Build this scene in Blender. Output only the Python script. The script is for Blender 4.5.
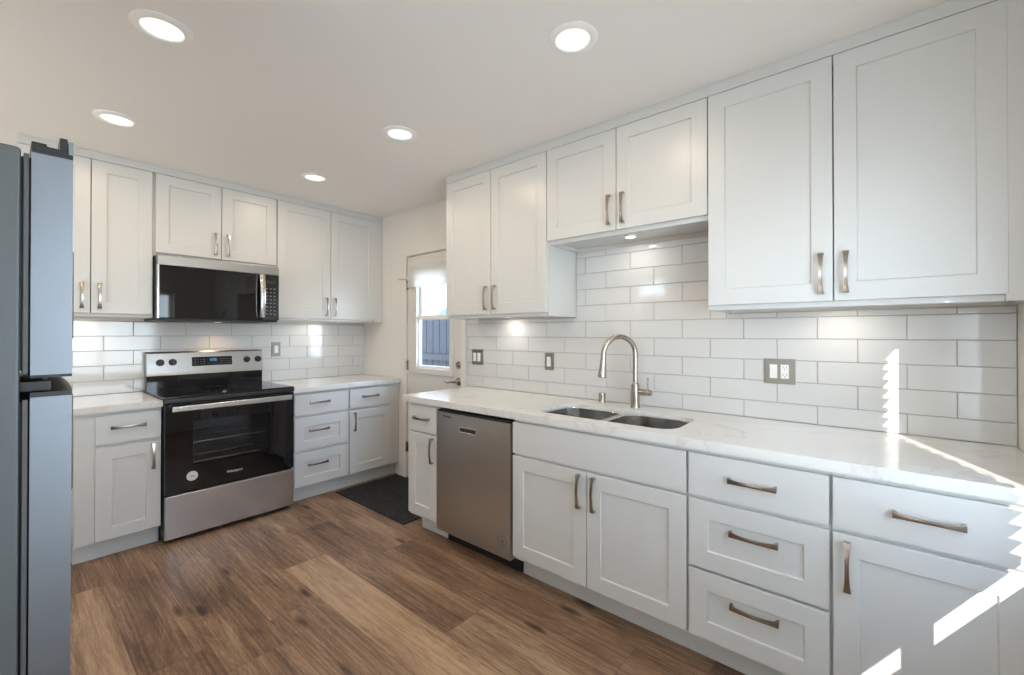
import bpy, bmesh, math, random
from mathutils import Vector, Matrix
random.seed(7)
for o in list(bpy.data.objects): bpy.data.objects.remove(o)
S = bpy.context.scene
COL = S.collection
PI = math.pi

# ------------------------------------------------------------------ camera
cd = bpy.data.cameras.new('camera'); cam = bpy.data.objects.new('camera', cd); COL.objects.link(cam)
yaw, pitch = .6947, .0056
fw = Vector((-math.sin(yaw)*math.cos(pitch), math.cos(yaw)*math.cos(pitch), math.sin(pitch)))
cam.location = (4.058, -2.385, 1.31)
cam.rotation_euler = fw.to_track_quat('-Z', 'Y').to_euler()
cd.sensor_width = 36; cd.lens = 432.54*36/1024
cd.shift_x = -(518.94-512)/1024; cd.shift_y = (331.08-337.5)/1024
cd.clip_start = .02
S.camera = cam
# ------------------------------------------------------------------ exposure
S.view_settings.view_transform = 'Standard'; S.view_settings.look = 'None'
S.view_settings.gamma = 1; S.view_settings.use_curve_mapping = False
S.view_settings.exposure = 0.20
# ------------------------------------------------------------------ sky
W = bpy.data.worlds.new('sky'); S.world = W; W.use_nodes = True
nt = W.node_tree; bg = nt.nodes['Background']
tc = nt.nodes.new('ShaderNodeTexCoord'); sp = nt.nodes.new('ShaderNodeSeparateXYZ'); cr = nt.nodes.new('ShaderNodeValToRGB')
nt.links.new(tc.outputs['Generated'], sp.inputs[0]); nt.links.new(sp.outputs['Z'], cr.inputs['Fac']); nt.links.new(cr.outputs['Color'], bg.inputs['Color'])
cr.color_ramp.elements[0].position = .0; cr.color_ramp.elements[0].color = (.80, .90, 1, 1)
cr.color_ramp.elements[1].position = .7; cr.color_ramp.elements[1].color = (.38, .60, 1, 1)
bg.inputs['Strength'].default_value = 12.0
# ------------------------------------------------------------------ sun (through the blind of the end window)
sd = bpy.data.lights.new('sun', 'SUN'); sd.energy = 8.0; sd.angle = .006; sd.color = (1, .95, .87)
sun = bpy.data.objects.new('sun', sd); COL.objects.link(sun); sun.location = (8, -12, 7)
sun.rotation_euler = Vector((-1, 2.44, -1.385)).to_track_quat('-Z', 'Y').to_euler()
# added fill light, unseen behind the camera, aimed up to brighten the ceiling
bl = bpy.data.lights.new('added_fill_light', 'AREA'); bl.shape = 'RECTANGLE'; bl.size = 3.0; bl.size_y = 1.5; bl.energy = 46; bl.color = (1, .95, .88)
bo_ = bpy.data.objects.new('added_fill_light', bl); COL.objects.link(bo_); bo_.location = (2.45, -3.95, .30); bo_.rotation_euler = (PI, 0, 0)
# lamp strengths (used in the lamps' builders)
DOWN_W, DOWN_C = 3.4, (1.0, .80, .58)
PUCK_W, PUCK_C = .42, (1.0, .93, .84)
# portals for the daylight
def portal(loc, rot, sx, sy):
    l = bpy.data.lights.new('daylight_portal', 'AREA'); l.shape = 'RECTANGLE'; l.size = sx; l.size_y = sy
    l.cycles.is_portal = True
    o = bpy.data.objects.new('daylight_portal', l); COL.objects.link(o); o.location = loc; o.rotation_euler = rot
portal((4.60, -1.455, 1.335), (0, PI/2, 0), 1.13, 1.29)
portal((2.39, -5.66, 2.035), (PI/2, 0, 0), 3.98, .67)

# ================================================================== helpers
def srgb(r, g, b):
    f = lambda c: (c/255/12.92) if c/255 <= .04045 else ((c/255+.055)/1.055)**2.4
    return (f(r), f(g), f(b), 1)
def mat(name, col, rough=.5, metal=0.0, coat=0, spec=.5, emit=None, estr=1, bump=None, aniso=0):
    m = bpy.data.materials.new(name); m.use_nodes = True; n = m.node_tree; b = n.nodes['Principled BSDF']
    b.inputs['Base Color'].default_value = col if len(col) == 4 else (*col, 1)
    b.inputs['Roughness'].default_value = rough; b.inputs['Metallic'].default_value = metal
    b.inputs['Specular IOR Level'].default_value = spec
    b.inputs['Coat Weight'].default_value = coat; b.inputs['Coat Roughness'].default_value = .05
    b.inputs['Anisotropic'].default_value = aniso
    if emit: b.inputs['Emission Color'].default_value = (*emit, 1); b.inputs['Emission Strength'].default_value = estr
    # every surface carries a little procedural irregularity
    sc, st, mapping = bump if bump else (90, .01, (1, 1, 1))
    t = n.nodes.new('ShaderNodeTexCoord'); mp = n.nodes.new('ShaderNodeMapping'); mp.inputs['Scale'].default_value = mapping
    no = n.nodes.new('ShaderNodeTexNoise'); no.inputs['Scale'].default_value = sc; no.inputs['Detail'].default_value = 3
    bp = n.nodes.new('ShaderNodeBump'); bp.inputs['Strength'].default_value = st; bp.inputs['Distance'].default_value = .002
    n.links.new(t.outputs['Object'], mp.inputs[0]); n.links.new(mp.outputs[0], no.inputs['Vector'])
    n.links.new(no.outputs['Fac'], bp.inputs['Height']); n.links.new(bp.outputs[0], b.inputs['Normal'])
    return m
def steel(name, col, rough, grain=(1, 1, 60), amt=.10):
    m = mat(name, col, rough, 1.0, bump=(40, .03, grain)); n = m.node_tree; b = n.nodes['Principled BSDF']
    no = [x for x in n.nodes if x.type == 'TEX_NOISE'][0]
    r = n.nodes.new('ShaderNodeMapRange'); r.inputs['To Min'].default_value = rough-amt/2; r.inputs['To Max'].default_value = rough+amt/2
    n.links.new(no.outputs['Fac'], r.inputs['Value']); n.links.new(r.outputs[0], b.inputs['Roughness'])
    return m
def glass_mat(name, tint, ior=1.5, rough=0.0):
    m = bpy.data.materials.new(name); m.use_nodes = True; n = m.node_tree
    for x in list(n.nodes):
        if x.type != 'OUTPUT_MATERIAL': n.nodes.remove(x)
    out = n.nodes[0]; tr = n.nodes.new('ShaderNodeBsdfTransparent'); gl = n.nodes.new('ShaderNodeBsdfGlossy'); fr = n.nodes.new('ShaderNodeFresnel'); mx = n.nodes.new('ShaderNodeMixShader')
    tr.inputs['Color'].default_value = (*tint, 1); gl.inputs['Roughness'].default_value = rough; fr.inputs['IOR'].default_value = ior
    ge = n.nodes.new('ShaderNodeNewGeometry'); iv = n.nodes.new('ShaderNodeMath'); iv.operation = 'SUBTRACT'; iv.inputs[0].default_value = 1; n.links.new(ge.outputs['Backfacing'], iv.inputs[1])
    mu = n.nodes.new('ShaderNodeMath'); mu.operation = 'MULTIPLY'; n.links.new(fr.outputs[0], mu.inputs[0]); n.links.new(iv.outputs[0], mu.inputs[1])   # reflect at the outer faces only
    n.links.new(mu.outputs[0], mx.inputs[0]); n.links.new(tr.outputs[0], mx.inputs[1]); n.links.new(gl.outputs[0], mx.inputs[2]); n.links.new(mx.outputs[0], out.inputs['Surface'])
    return m
M = {}
M['cab'] = mat('white_cabinet_paint', srgb(208, 208, 205), .32, bump=(60, .02, (1, 1, 1)))
M['cabin'] = mat('cabinet_carcass_white', srgb(208, 208, 205), .45)
M['wall'] = mat('warm_grey_wall_paint', srgb(222, 217, 209), .7, bump=(140, .05, (1, 1, 1)))
M['ceil'] = mat('ceiling_paint', srgb(243, 239, 233), .8, bump=(120, .05, (1, 1, 1)))
M['trim'] = mat('white_trim_paint', srgb(216, 212, 205), .4)
M['door'] = mat('door_paint', srgb(212, 208, 201), .4)
M['tile'] = mat('white_glazed_tile', srgb(212, 211, 208), .07, bump=(7, .12, (1, 1, 1)))
M['grout'] = mat('grey_grout', srgb(182, 177, 170), .85, bump=(300, .2, (1, 1, 1)))
M['nickel'] = steel('satin_nickel', (.42, .385, .34), .26, (1, 1, 1), .06)
M['steel'] = steel('brushed_stainless', (.60, .60, .60), .25, (.6, .6, 70), .08)
M['panelsteel'] = steel('dark_brushed_stainless', (.40, .39, .375), .30, (.6, .6, 70), .06)
M['steelh'] = steel('polished_stainless_bar', (.66, .66, .65), .20, (1, 1, 60), .05)
M['sink'] = steel('sink_steel', (.72, .70, .67), .17, (30, 30, 1), .08)
M['dwsteel'] = steel('dishwasher_steel', (.50, .51, .52), .30, (.6, .6, 70), .08)
M['plate'] = steel('nickel_wall_plate', (.29, .28, .25), .36, (1, 1, 40), .08)
M['fridge'] = steel('fridge_steel', (.27, .30, .335), .5, (.6, .6, 6), .05)
M['fridgeside'] = mat('textured_grey_fridge_side', srgb(96, 103, 105), .45, .2, bump=(420, .35, (1, 1, 1)))
M['black'] = mat('black_glass', (.006, .006, .007), .035, spec=.5, bump=(3, .004, (1, 1, 1)))
M['blackp'] = mat('black_plastic', (.012, .012, .013), .35)
M['dark'] = mat('dark_grey_plastic', (.02, .021, .023), .45)
M['gasket'] = mat('grey_door_gasket', (.09, .10, .105), .5)
M['white'] = mat('white_plastic', srgb(236, 235, 230), .3)
M['cavity'] = mat('oven_enamel', (.30, .30, .31), .4)
M['rack'] = mat('chrome_rack_wire', (.75, .75, .74), .2, 1)
M['ovenglass'] = glass_mat('tinted_oven_glass', (.72, .72, .72), 1.5)
M['glass'] = glass_mat('clear_window_glass', (.96, .98, .98), 1.45)
M['lamp'] = mat('lamp_diffuser', (1, .96, .9), .5, emit=(1, .92, .78), estr=1.02)
M['lamptrim'] = mat('white_lamp_trim', srgb(250, 248, 244), .4)
M['puck'] = mat('puck_lens', (1, .96, .9), .5, emit=(1, .93, .82), estr=9)
M['shade'] = mat('white_shade_fabric', srgb(235, 232, 226), .9, bump=(200, .2, (1, 1, 8)))
def shade_cloth():
    m = M['shade']; n = m.node_tree; b = n.nodes['Principled BSDF']; out = [x for x in n.nodes if x.type == 'OUTPUT_MATERIAL'][0]
    tr = n.nodes.new('ShaderNodeBsdfTranslucent'); tr.inputs['Color'].default_value = (.9, .89, .87, 1); mx = n.nodes.new('ShaderNodeMixShader'); mx.inputs[0].default_value = .55
    n.links.new(b.outputs[0], mx.inputs[1]); n.links.new(tr.outputs[0], mx.inputs[2]); n.links.new(mx.outputs[0], out.inputs['Surface'])
shade_cloth()
M['blind'] = mat('white_blind_slat', srgb(244, 243, 239), .5)
M['mat'] = None
M['fence'] = mat('weathered_fence_board', srgb(36, 38, 45), .85, bump=(12, .5, (1, 1, .15)))
M['stucco'] = mat('white_stucco', srgb(235, 235, 232), .9, bump=(80, .4, (1, 1, 1)))
M['roofblue'] = mat('pale_blue_roof', (.007, .036, .054, 1), .6, bump=(30, .3, (1, 1, 1)))
M['ground'] = mat('concrete_yard', srgb(150, 146, 140), .9, bump=(40, .3, (1, 1, 1)))
M['sticker'] = mat('white_sticker', srgb(228, 226, 220), .5)
M['ink'] = mat('grey_ink', srgb(120, 120, 118), .5)
M['logo'] = mat('silver_lettering', srgb(205, 205, 205), .4)
M['darkink'] = mat('dark_lettering', srgb(38, 36, 34), .5)
M['blueled'] = mat('blue_clock_led', (.05, .2, .4), .4, emit=(.15, .45, .9), estr=1.2)
M['keys'] = mat('grey_keypad_print', srgb(120, 122, 124), .5)

# quartz
def quartz():
    m = mat('white_quartz', srgb(224, 220, 213), .12, bump=(40, .01, (1, 1, 1))); n = m.node_tree; b = n.nodes['Principled BSDF']
    t = n.nodes.new('ShaderNodeTexCoord')
    n1 = n.nodes.new('ShaderNodeTexNoise'); n1.inputs['Scale'].default_value = 1.6; n1.inputs['Detail'].default_value = 6; n1.inputs['Distortion'].default_value = 1.4
    n.links.new(t.outputs['Object'], n1.inputs['Vector'])
    r = n.nodes.new('ShaderNodeValToRGB'); e = r.color_ramp.elements
    e[0].position = .482; e[0].color = (0, 0, 0, 1); e[1].position = .50; e[1].color = (1, 1, 1, 1); k = e.new(.518); k.color = (0, 0, 0, 1)
    n.links.new(n1.outputs['Fac'], r.inputs['Fac'])
    n2 = n.nodes.new('ShaderNodeTexNoise'); n2.inputs['Scale'].default_value = 3.3; n.links.new(t.outputs['Object'], n2.inputs['Vector'])
    mu = n.nodes.new('ShaderNodeMath'); mu.operation = 'MULTIPLY'; n.links.new(r.outputs[0], mu.inputs[0]); n.links.new(n2.outputs['Fac'], mu.inputs[1])
    mx = n.nodes.new('ShaderNodeMix'); mx.data_type = 'RGBA'; mx.inputs[6].default_value = srgb(221, 220, 217); mx.inputs[7].default_value = srgb(203, 197, 189)
    n.links.new(mu.outputs[0], mx.inputs[0]); n.links.new(mx.outputs[2], b.inputs['Base Color'])
    return m
M['quartz'] = quartz()
# wood planks: tone / seed come per plank from the mesh, grain from the plank's own metres
def wood():
    m = bpy.data.materials.new('oak_vinyl_plank'); m.use_nodes = True; n = m.node_tree; b = n.nodes['Principled BSDF']
    L = n.links.new
    uv = n.nodes.new('ShaderNodeUVMap'); uv.uv_map = 'plank'
    at = n.nodes.new('ShaderNodeAttribute'); at.attribute_name = 'tone'; at.attribute_type = 'GEOMETRY'
    asd = n.nodes.new('ShaderNodeAttribute'); asd.attribute_name = 'seed'; asd.attribute_type = 'GEOMETRY'
    sx = n.nodes.new('ShaderNodeSeparateXYZ'); L(uv.outputs[0], sx.inputs[0])
    sc = n.nodes.new('ShaderNodeMath'); sc.operation = 'MULTIPLY'; sc.inputs[1].default_value = 37.0; L(asd.outputs['Fac'], sc.inputs[0])
    cx = n.nodes.new('ShaderNodeCombineXYZ'); L(sx.outputs[0], cx.inputs[0]); L(sx.outputs[1], cx.inputs[1]); L(sc.outputs[0], cx.inputs[2])
    def noise(scale, mp, det=4, dist=0.0):
        mm = n.nodes.new('ShaderNodeMapping'); mm.inputs['Scale'].default_value = mp; L(cx.outputs[0], mm.inputs[0])
        q = n.nodes.new('ShaderNodeTexNoise'); q.inputs['Scale'].default_value = scale; q.inputs['Detail'].default_value = det; q.inputs['Distortion'].default_value = dist
        L(mm.outputs[0], q.inputs['Vector']); return q
    broad = noise(1.0, (1.5, 8, 1), 5, .5)       # broad dark streaks along the plank
    fine = noise(1.0, (2.5, 105, 1), 6, .0)
    pore = noise(1.0, (26, 420, 1), 3, .0)        # fine grain
    rip = noise(1.0, (1.5, 9, 1), 2, 1.2)         # cathedral figure
    wv = n.nodes.new('ShaderNodeMath'); wv.operation = 'MULTIPLY'; wv.inputs[1].default_value = 62; L(rip.outputs['Fac'], wv.inputs[0])
    sn = n.nodes.new('ShaderNodeMath'); sn.operation = 'SINE'; L(wv.outputs[0], sn.inputs[0])
    vo = n.nodes.new('ShaderNodeTexVoronoi'); vo.inputs['Scale'].default_value = 1.0
    vm = n.nodes.new('ShaderNodeMapping'); vm.inputs['Scale'].default_value = (2.0, 6.5, 1); ka = n.nodes.new('ShaderNodeCombineXYZ'); L(sc.outputs[0], ka.inputs[0]); L(sc.outputs[0], ka.inputs[1]); kv = n.nodes.new('ShaderNodeVectorMath'); kv.operation = 'ADD'; L(uv.outputs[0], kv.inputs[0]); L(ka.outputs[0], kv.inputs[1]); vo.voronoi_dimensions = '2D'; L(kv.outputs[0], vm.inputs[0]); L(vm.outputs[0], vo.inputs['Vector'])
    kn = n.nodes.new('ShaderNodeMapRange'); kn.inputs['From Min'].default_value = .02; kn.inputs['From Max'].default_value = .15; kn.inputs['To Min'].default_value = 1; kn.inputs['To Max'].default_value = 0; L(vo.outputs['Distance'], kn.inputs['Value'])
    ks = n.nodes.new('ShaderNodeSeparateColor'); L(vo.outputs['Color'], ks.inputs[0])
    kr = n.nodes.new('ShaderNodeMapRange'); kr.inputs['From Min'].default_value = .60; kr.inputs['From Max'].default_value = .95; L(ks.outputs[0], kr.inputs['Value'])
    km = n.nodes.new('ShaderNodeMath'); km.operation = 'MULTIPLY'; L(kn.outputs[0], km.inputs[0]); L(kr.outputs[0], km.inputs[1])
    def lin(node, sock, a, c):
        q = n.nodes.new('ShaderNodeMath'); q.operation = 'MULTIPLY_ADD'; q.inputs[1].default_value = a; q.inputs[2].default_value = c; L(node.outputs[sock], q.inputs[0]); return q
    def add(p, q):
        z = n.nodes.new('ShaderNodeMath'); z.operation = 'ADD'; L(p.outputs[0], z.inputs[0]); L(q.outputs[0], z.inputs[1]); return z
    v = add(lin(at, 'Fac', .52, .245), lin(broad, 'Fac', .95, -.475))
    v = add(v, lin(pore, 'Fac', .55, -.275)); v = add(v, lin(fine, 'Fac', .80, -.40)); v = add(v, lin(sn, 0, .045, 0)); v = add(v, lin(km, 0, -.55, 0))
    r = n.nodes.new('ShaderNodeValToRGB'); e = r.color_ramp.elements
    e[0].position = .0; e[0].color = srgb(66, 48, 37); e[1].position = 1.0; e[1].color = srgb(190, 158, 126)
    for p, c in ((.28, srgb(104, 79, 61)), (.52, srgb(138, 109, 85)), (.75, srgb(168, 138, 109))): k = e.new(p); k.color = c
    L(v.outputs[0], r.inputs['Fac'])
    L(r.outputs[0], b.inputs['Base Color']); b.inputs['Roughness'].default_value = .42; b.inputs['Specular IOR Level'].default_value = .35
    bp = n.nodes.new('ShaderNodeBump'); bp.inputs['Strength'].default_value = .12; bp.inputs['Distance'].default_value = .002; L(fine.outputs['Fac'], bp.inputs['Height']); L(bp.outputs[0], b.inputs['Normal'])
    return m
M['wood'] = wood()
def rubber_mat():
    m = mat('black_woven_mat', (.012, .013, .015), .7); n = m.node_tree; b = n.nodes['Principled BSDF']
    t = n.nodes.new('ShaderNodeTexCoord'); mp = n.nodes.new('ShaderNodeMapping'); mp.inputs['Scale'].default_value = (14, 14, 14); mp.inputs['Rotation'].default_value = (0, 0, PI/4)
    ck = n.nodes.new('ShaderNodeTexBrick'); ck.inputs['Scale'].default_value = 1; ck.inputs['Color1'].default_value = (.085, .09, .105, 1); ck.inputs['Color2'].default_value = (.010, .010, .012, 1); ck.inputs['Mortar'].default_value = (.002, .002, .002, 1); ck.inputs['Mortar Size'].default_value = .09
    n.links.new(t.outputs['Object'], mp.inputs[0]); n.links.new(mp.outputs[0], ck.inputs['Vector']); n.links.new(ck.outputs['Color'], b.inputs['Base Color'])
    bp = [x for x in n.nodes if x.type == 'BUMP'][0]; n.links.new(ck.outputs['Fac'], bp.inputs['Height']); bp.inputs['Strength'].default_value = .8; bp.invert = True; bp.inputs['Distance'].default_value = .004
    return m
M['mat'] = rubber_mat()

def obj(name, bm, m, parent=None, loc=(0, 0, 0), rot=(0, 0, 0), smooth=True):
    bmesh.ops.recalc_face_normals(bm, faces=bm.faces[:])
    me = bpy.data.meshes.new(name); bm.to_mesh(me); bm.free()
    for x in (m if isinstance(m, (list, tuple)) else [m]): me.materials.append(x)
    if smooth:
        me.polygons.foreach_set('use_smooth', [True]*len(me.polygons))
        me.set_sharp_from_angle(angle=math.radians(32))
    o = bpy.data.objects.new(name, me); COL.objects.link(o); o.location = loc; o.rotation_euler = rot
    if smooth:
        wn = o.modifiers.new('flat_faces', 'WEIGHTED_NORMAL'); wn.weight = 100; wn.keep_sharp = True
    if parent: o.parent = parent
    return o
def thing(name, label, cat, loc=(0, 0, 0), rz=0, group=None):
    o = bpy.data.objects.new(name, None); COL.objects.link(o); o.location = loc; o.rotation_euler = (0, 0, rz); o.empty_display_size = .1
    return tag(o, label, cat, group)
def tag(o, label, cat, group=None):
    o['label'] = label; o['category'] = cat
    if group: o['group'] = group
    return o
def struct(o): o['kind'] = 'structure'; return o
def box(bm, x0, x1, y0, y1, z0, z1, bev=0, mi=0, seg=2):
    r = bmesh.ops.create_cube(bm, size=1); vs = r['verts']
    for v in vs: v.co = Vector(((x0+x1)/2+v.co.x*(x1-x0), (y0+y1)/2+v.co.y*(y1-y0), (z0+z1)/2+v.co.z*(z1-z0)))
    fs = list({f for v in vs for f in v.link_faces})
    for f in fs: f.material_index = mi
    if bev:
        es = list({e for v in vs for e in v.link_edges})
        bmesh.ops.bevel(bm, geom=es, offset=bev, segments=seg, profile=.5, affect='EDGES')
def B(*a, **k): bm = bmesh.new(); box(bm, *a, **k); return bm
def boxes(*L):
    bm = bmesh.new()
    for a in L: box(bm, *a)
    return bm
def tube(bm, pts, r, n=12, cap=True):
    pts = [Vector(p) for p in pts]; R = r if isinstance(r, (list, tuple)) else [r]*len(pts)
    t0 = (pts[1]-pts[0]).normalized(); up = Vector((0, 0, 1)) if abs(t0.z) < .9 else Vector((1, 0, 0))
    nrm = (up - t0*up.dot(t0)).normalized(); rings = []
    for i, p in enumerate(pts):
        t = ((pts[min(i+1, len(pts)-1)]-p).normalized() + (p-pts[max(i-1, 0)]).normalized()).normalized()
        nrm = (nrm - t*nrm.dot(t)).normalized(); bn = t.cross(nrm)
        rings.append([bm.verts.new(p + (nrm*math.cos(2*PI*k/n)+bn*math.sin(2*PI*k/n))*R[i]) for k in range(n)])
    for a, b in zip(rings, rings[1:]):
        for k in range(n): bm.faces.new((a[k], a[(k+1) % n], b[(k+1) % n], b[k]))
    if cap: bm.faces.new(rings[0]); bm.faces.new(rings[-1][::-1])
def lathe(bm, prof, c=(0, 0, 0), axis='z', n=32):
    rings = []
    for r, h in prof:
        ring = []
        for k in range(n):
            a = 2*PI*k/n; u, v = r*math.cos(a), r*math.sin(a)
            p = {'z': (u, v, h), 'y': (u, h, v), 'x': (h, u, v)}[axis]
            ring.append(bm.verts.new(Vector(c)+Vector(p)))
        rings.append(ring)
    for a, b in zip(rings, rings[1:]):
        for k in range(n): bm.faces.new((a[k], a[(k+1) % n], b[(k+1) % n], b[k]))
    if prof[0] != prof[-1]:
        if prof[0][0] > 1e-6: bm.faces.new(rings[0])
        if prof[-1][0] > 1e-6: bm.faces.new(rings[-1][::-1])
    bmesh.ops.remove_doubles(bm, verts=bm.verts[:], dist=1e-6)
def text_mesh(name, body, size, m, parent, loc, rot, ext=.0004):
    c = bpy.data.curves.new(name, 'FONT'); c.body = body; c.size = size; c.extrude = ext; c.align_x = 'CENTER'; c.align_y = 'CENTER'
    t = bpy.data.objects.new(name+'_tmp', c); COL.objects.link(t); bpy.context.view_layer.update()
    me = bpy.data.meshes.new_from_object(t.evaluated_get(bpy.context.evaluated_depsgraph_get()))
    bpy.data.objects.remove(t); me.materials.clear(); me.materials.append(m)
    o = bpy.data.objects.new(name, me); COL.objects.link(o); o.location = loc; o.rotation_euler = rot
    if parent: o.parent = parent
    return o
def rrect(x0, x1, y0, y1, r, n=8):
    pts = []
    for cx, cy, a0 in ((x1-r, y1-r, 0), (x0+r, y1-r, PI/2), (x0+r, y0+r, PI), (x1-r, y0+r, 1.5*PI)):
        for k in range(n+1):
            a = a0 + PI/2*k/n; pts.append((cx+r*math.cos(a), cy+r*math.sin(a)))
    return pts

# ---------------------------------------------------------------- cabinet fronts (local frame: x along the front, front faces -y, z up)
FW = .070
def shaker(w, h, t=.02, f=FW, d=.008):
    """five-piece door, back at y=0, front at y=-t, lower left corner at the origin"""
    bm = bmesh.new(); e = .0015
    def loop(x0, x1, z0, z1, y): return [bm.verts.new(p) for p in ((x0, y, z0), (x1, y, z0), (x1, y, z1), (x0, y, z1))]
    L = [loop(0, w, 0, h, 0), loop(0, w, 0, h, -t+e), loop(e, w-e, e, h-e, -t), loop(f-.001, w-f+.001, f-.001, h-f+.001, -t), loop(f, w-f, f, h-f, -t+.001),
         loop(f+.0015, w-f-.0015, f+.0015, h-f-.0015, -t+d-.001), loop(f+.0035, w-f-.0035, f+.0035, h-f-.0035, -t+d)]
    for a, b in zip(L, L[1:]):
        for k in range(4): bm.faces.new((a[k], a[(k+1) % 4], b[(k+1) % 4], b[k]))
    bm.faces.new(L[-1]); bm.faces.new(L[0][::-1])
    return bm
def slab(w, h, t=.02): return B(0, w, -t, 0, 0, h, .0015)
def pull_bm(L=.158):
    """arched pull along local x, foot at y=0, bows towards -y"""
    bm = bmesh.new(); rings = []; S_ = L/2; N = 22
    for i in range(N+1):
        u = -1+2*i/N; s = u*S_
        d = .021+.011*(1-u*u); hw = .0056+.0044*abs(u)**2.2
        b = d-.0065 if abs(u) < .84 else 0.0
        rings.append([(s, -d, -hw), (s, -d-.0008, 0), (s, -d, hw), (s, -b, hw*.96), (s, -b, -hw*.96)])
    R = [[bm.verts.new(p) for p in r] for r in rings]
    for a, b in zip(R, R[1:]):
        for k in range(5): bm.faces.new((a[k], a[(k+1) % 5], b[(k+1) % 5], b[k]))
    bm.faces.new(R[0]); bm.faces.new(R[-1][::-1])
    bmesh.ops.bevel(bm, geom=[e for e in bm.edges if e.is_manifold and e.calc_face_angle(0) > .7], offset=.0006, segments=1, affect='EDGES')
    return bm
pull_me = None
def pull(parent, x, z, vertical, t=.02):
    global pull_me
    if pull_me is None:
        o = obj('handle', pull_bm(), M['nickel'], parent); pull_me = o.data
    else:
        o = bpy.data.objects.new('handle', pull_me); COL.objects.link(o); o.parent = parent
    o.location = (x, -t+.0004, z)
    o.rotation_euler = (0, PI/2 if vertical else 0, 0)
    return o
def cab_door(root, x0, x1, z0, z1, yb, hside=None, hz=None, name='door'):
    d = obj(name, shaker(x1-x0, z1-z0), M['cab'], root, (x0, yb, z0))
    if hside: pull(d, .037 if hside == 'l' else x1-x0-.037, hz-z0, True)
    return d
def cab_drawer(root, x0, x1, z0, z1, yb, flat, hx=None, hz=None):
    d = obj('drawer', slab(x1-x0, z1-z0) if flat else shaker(x1-x0, z1-z0), M['cab'], root, (x0, yb, z0))
    if hx is not None: pull(d, hx-x0, hz-z0, False)
    return d
CEIL = 2.44
def upper(label, wall, a, b, zb, zt=2.386, left=None, right=None, seam=None, h_off=.107, ends=(0, 0), doors=None, group=None):
    """a,b = local x extents of the carcass, doors span between; open-bottomed recess under the floor panel"""
    if wall == 'sink': root = thing('upper_cabinet', label, 'cabinet', (a, 0, zb-.022), 0, group); D = .308
    else: root = thing('upper_cabinet', label, 'cabinet', (0, a, zb-.022), PI/2, group); D = .316
    w = b-a; z0 = 0; H = zt-(zb-.022)+.012
    bm = bmesh.new()
    box(bm, 0, .017, -D, -.001, 0, H, .0008); box(bm, w-.017, w, -D, -.001, 0, H, .0008)
    box(bm, .0165, w-.0165, -D+.001, -.001, .020, .036); box(bm, .0165, w-.0165, -D+.001, -.001, H-.02, H-.001)
    box(bm, .0165, w-.0165, -.012, -.001, .036, H-.02)
    e0, e1 = max(ends[0], .0165), w-max(ends[1], .0165)
    box(bm, e0, e1, -D, -D+.018, 0, .04, .0008); box(bm, e0, e1, -D, -D+.018, H-.04, H, .0008)
    if ends[0]: box(bm, .017, ends[0], -D-.0185, -D+.018, 0, H, .0008)
    if ends[1]: box(bm, w-ends[1], w-.0005, -D-.0185, -D-.0002, 0, H, .0008)
    obj('carcass', bm, M['cabin'], root)
    obj('top_trim', boxes((0, w, -D, -.002, H+.0005, CEIL-(zb-.022)-.0005), (0, w, -D-.018, -D-.0005, H-.0088, CEIL-(zb-.022)-.0005, .0008)), M['cab'], root)
    n = len(doors)
    for (d0, d1, hs) in doors: cab_door(root, d0-a, d1-a, .022, zt-(zb-.022), -D, hs, .022+h_off)
    return root
def base(label, wall, a, b, fronts, end_l=0, end_r=0, fill_l=0, fill_r=0, open_top=False):
    if wall == 'sink': root = thing('base_cabinet', label, 'cabinet', (a, 0, 0), 0); D, T = .620, .546
    else: root = thing('base_cabinet', label, 'cabinet', (0, a, 0), PI/2); D, T = .612, .552
    w = b-a; zt = .8555; zb = .112
    bm = bmesh.new()
    box(bm, 0, .018, -D, -.002, zb, zt, .0008); box(bm, w-.018, w, -D, -.002, zb, zt, .0008)
    box(bm, .0175, w-.0175, -D+.02, -.002, zb, zb+.018); box(bm, .0175, w-.0175, -.014, -.002, zb+.018, zt)
    # face frame behind the fronts
    for z0, z1 in ((zt-.04, zt), (zb, zb+.03), (.645, .69)): box(bm, max(fill_l, .0175), w-max(fill_r, .0175), -D, -D+.019, z0, z1, .0008)
    if len(fronts) > 2 and fronts[0][0] == 'drawer' and all(f[0] == 'drawer' for f in fronts): box(bm, max(fill_l, .0175), w-max(fill_r, .0175), -D, -D+.019, .38, .41, .0008)
    if fill_l: box(bm, .0005, fill_l, -D-.003, -D-.0002, zb, zt, .0008); box(bm, .0175, fill_l, -D, -D+.019, zb+.002, zt-.002)
    if fill_r: box(bm, w-fill_r, w-.0005, -D-.003, -D-.0002, zb, zt, .0008); box(bm, w-fill_r, w-.0175, -D, -D+.019, zb+.002, zt-.002)
    obj('carcass', bm, M['cab'], root)
    obj('toe_kick', boxes((end_l, w-end_r, -T, -T+.015, .0005, zb, .001), (end_l, end_l+.015, -T+.015, -.02, .0005, zb), (w-end_r-.015, w-end_r, -T+.015, -.02, .0005, zb)), M['cab'], root)
    for f in fronts:
        k, x0, x1, z0, z1 = f[:5]
        if k == 'door': cab_door(root, x0-a, x1-a, z0, z1, -D, *f[5:])
        else:
            hx, hz = (f[6]-a, f[7]) if f[6] is not None else (None, None)
            cab_drawer(root, x0-a, x1-a, z0, z1, -D, f[5], hx, hz)
    return root

# ================================================================== room shell
XE, YL, YD = 4.446, -3.12, -5.55
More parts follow.
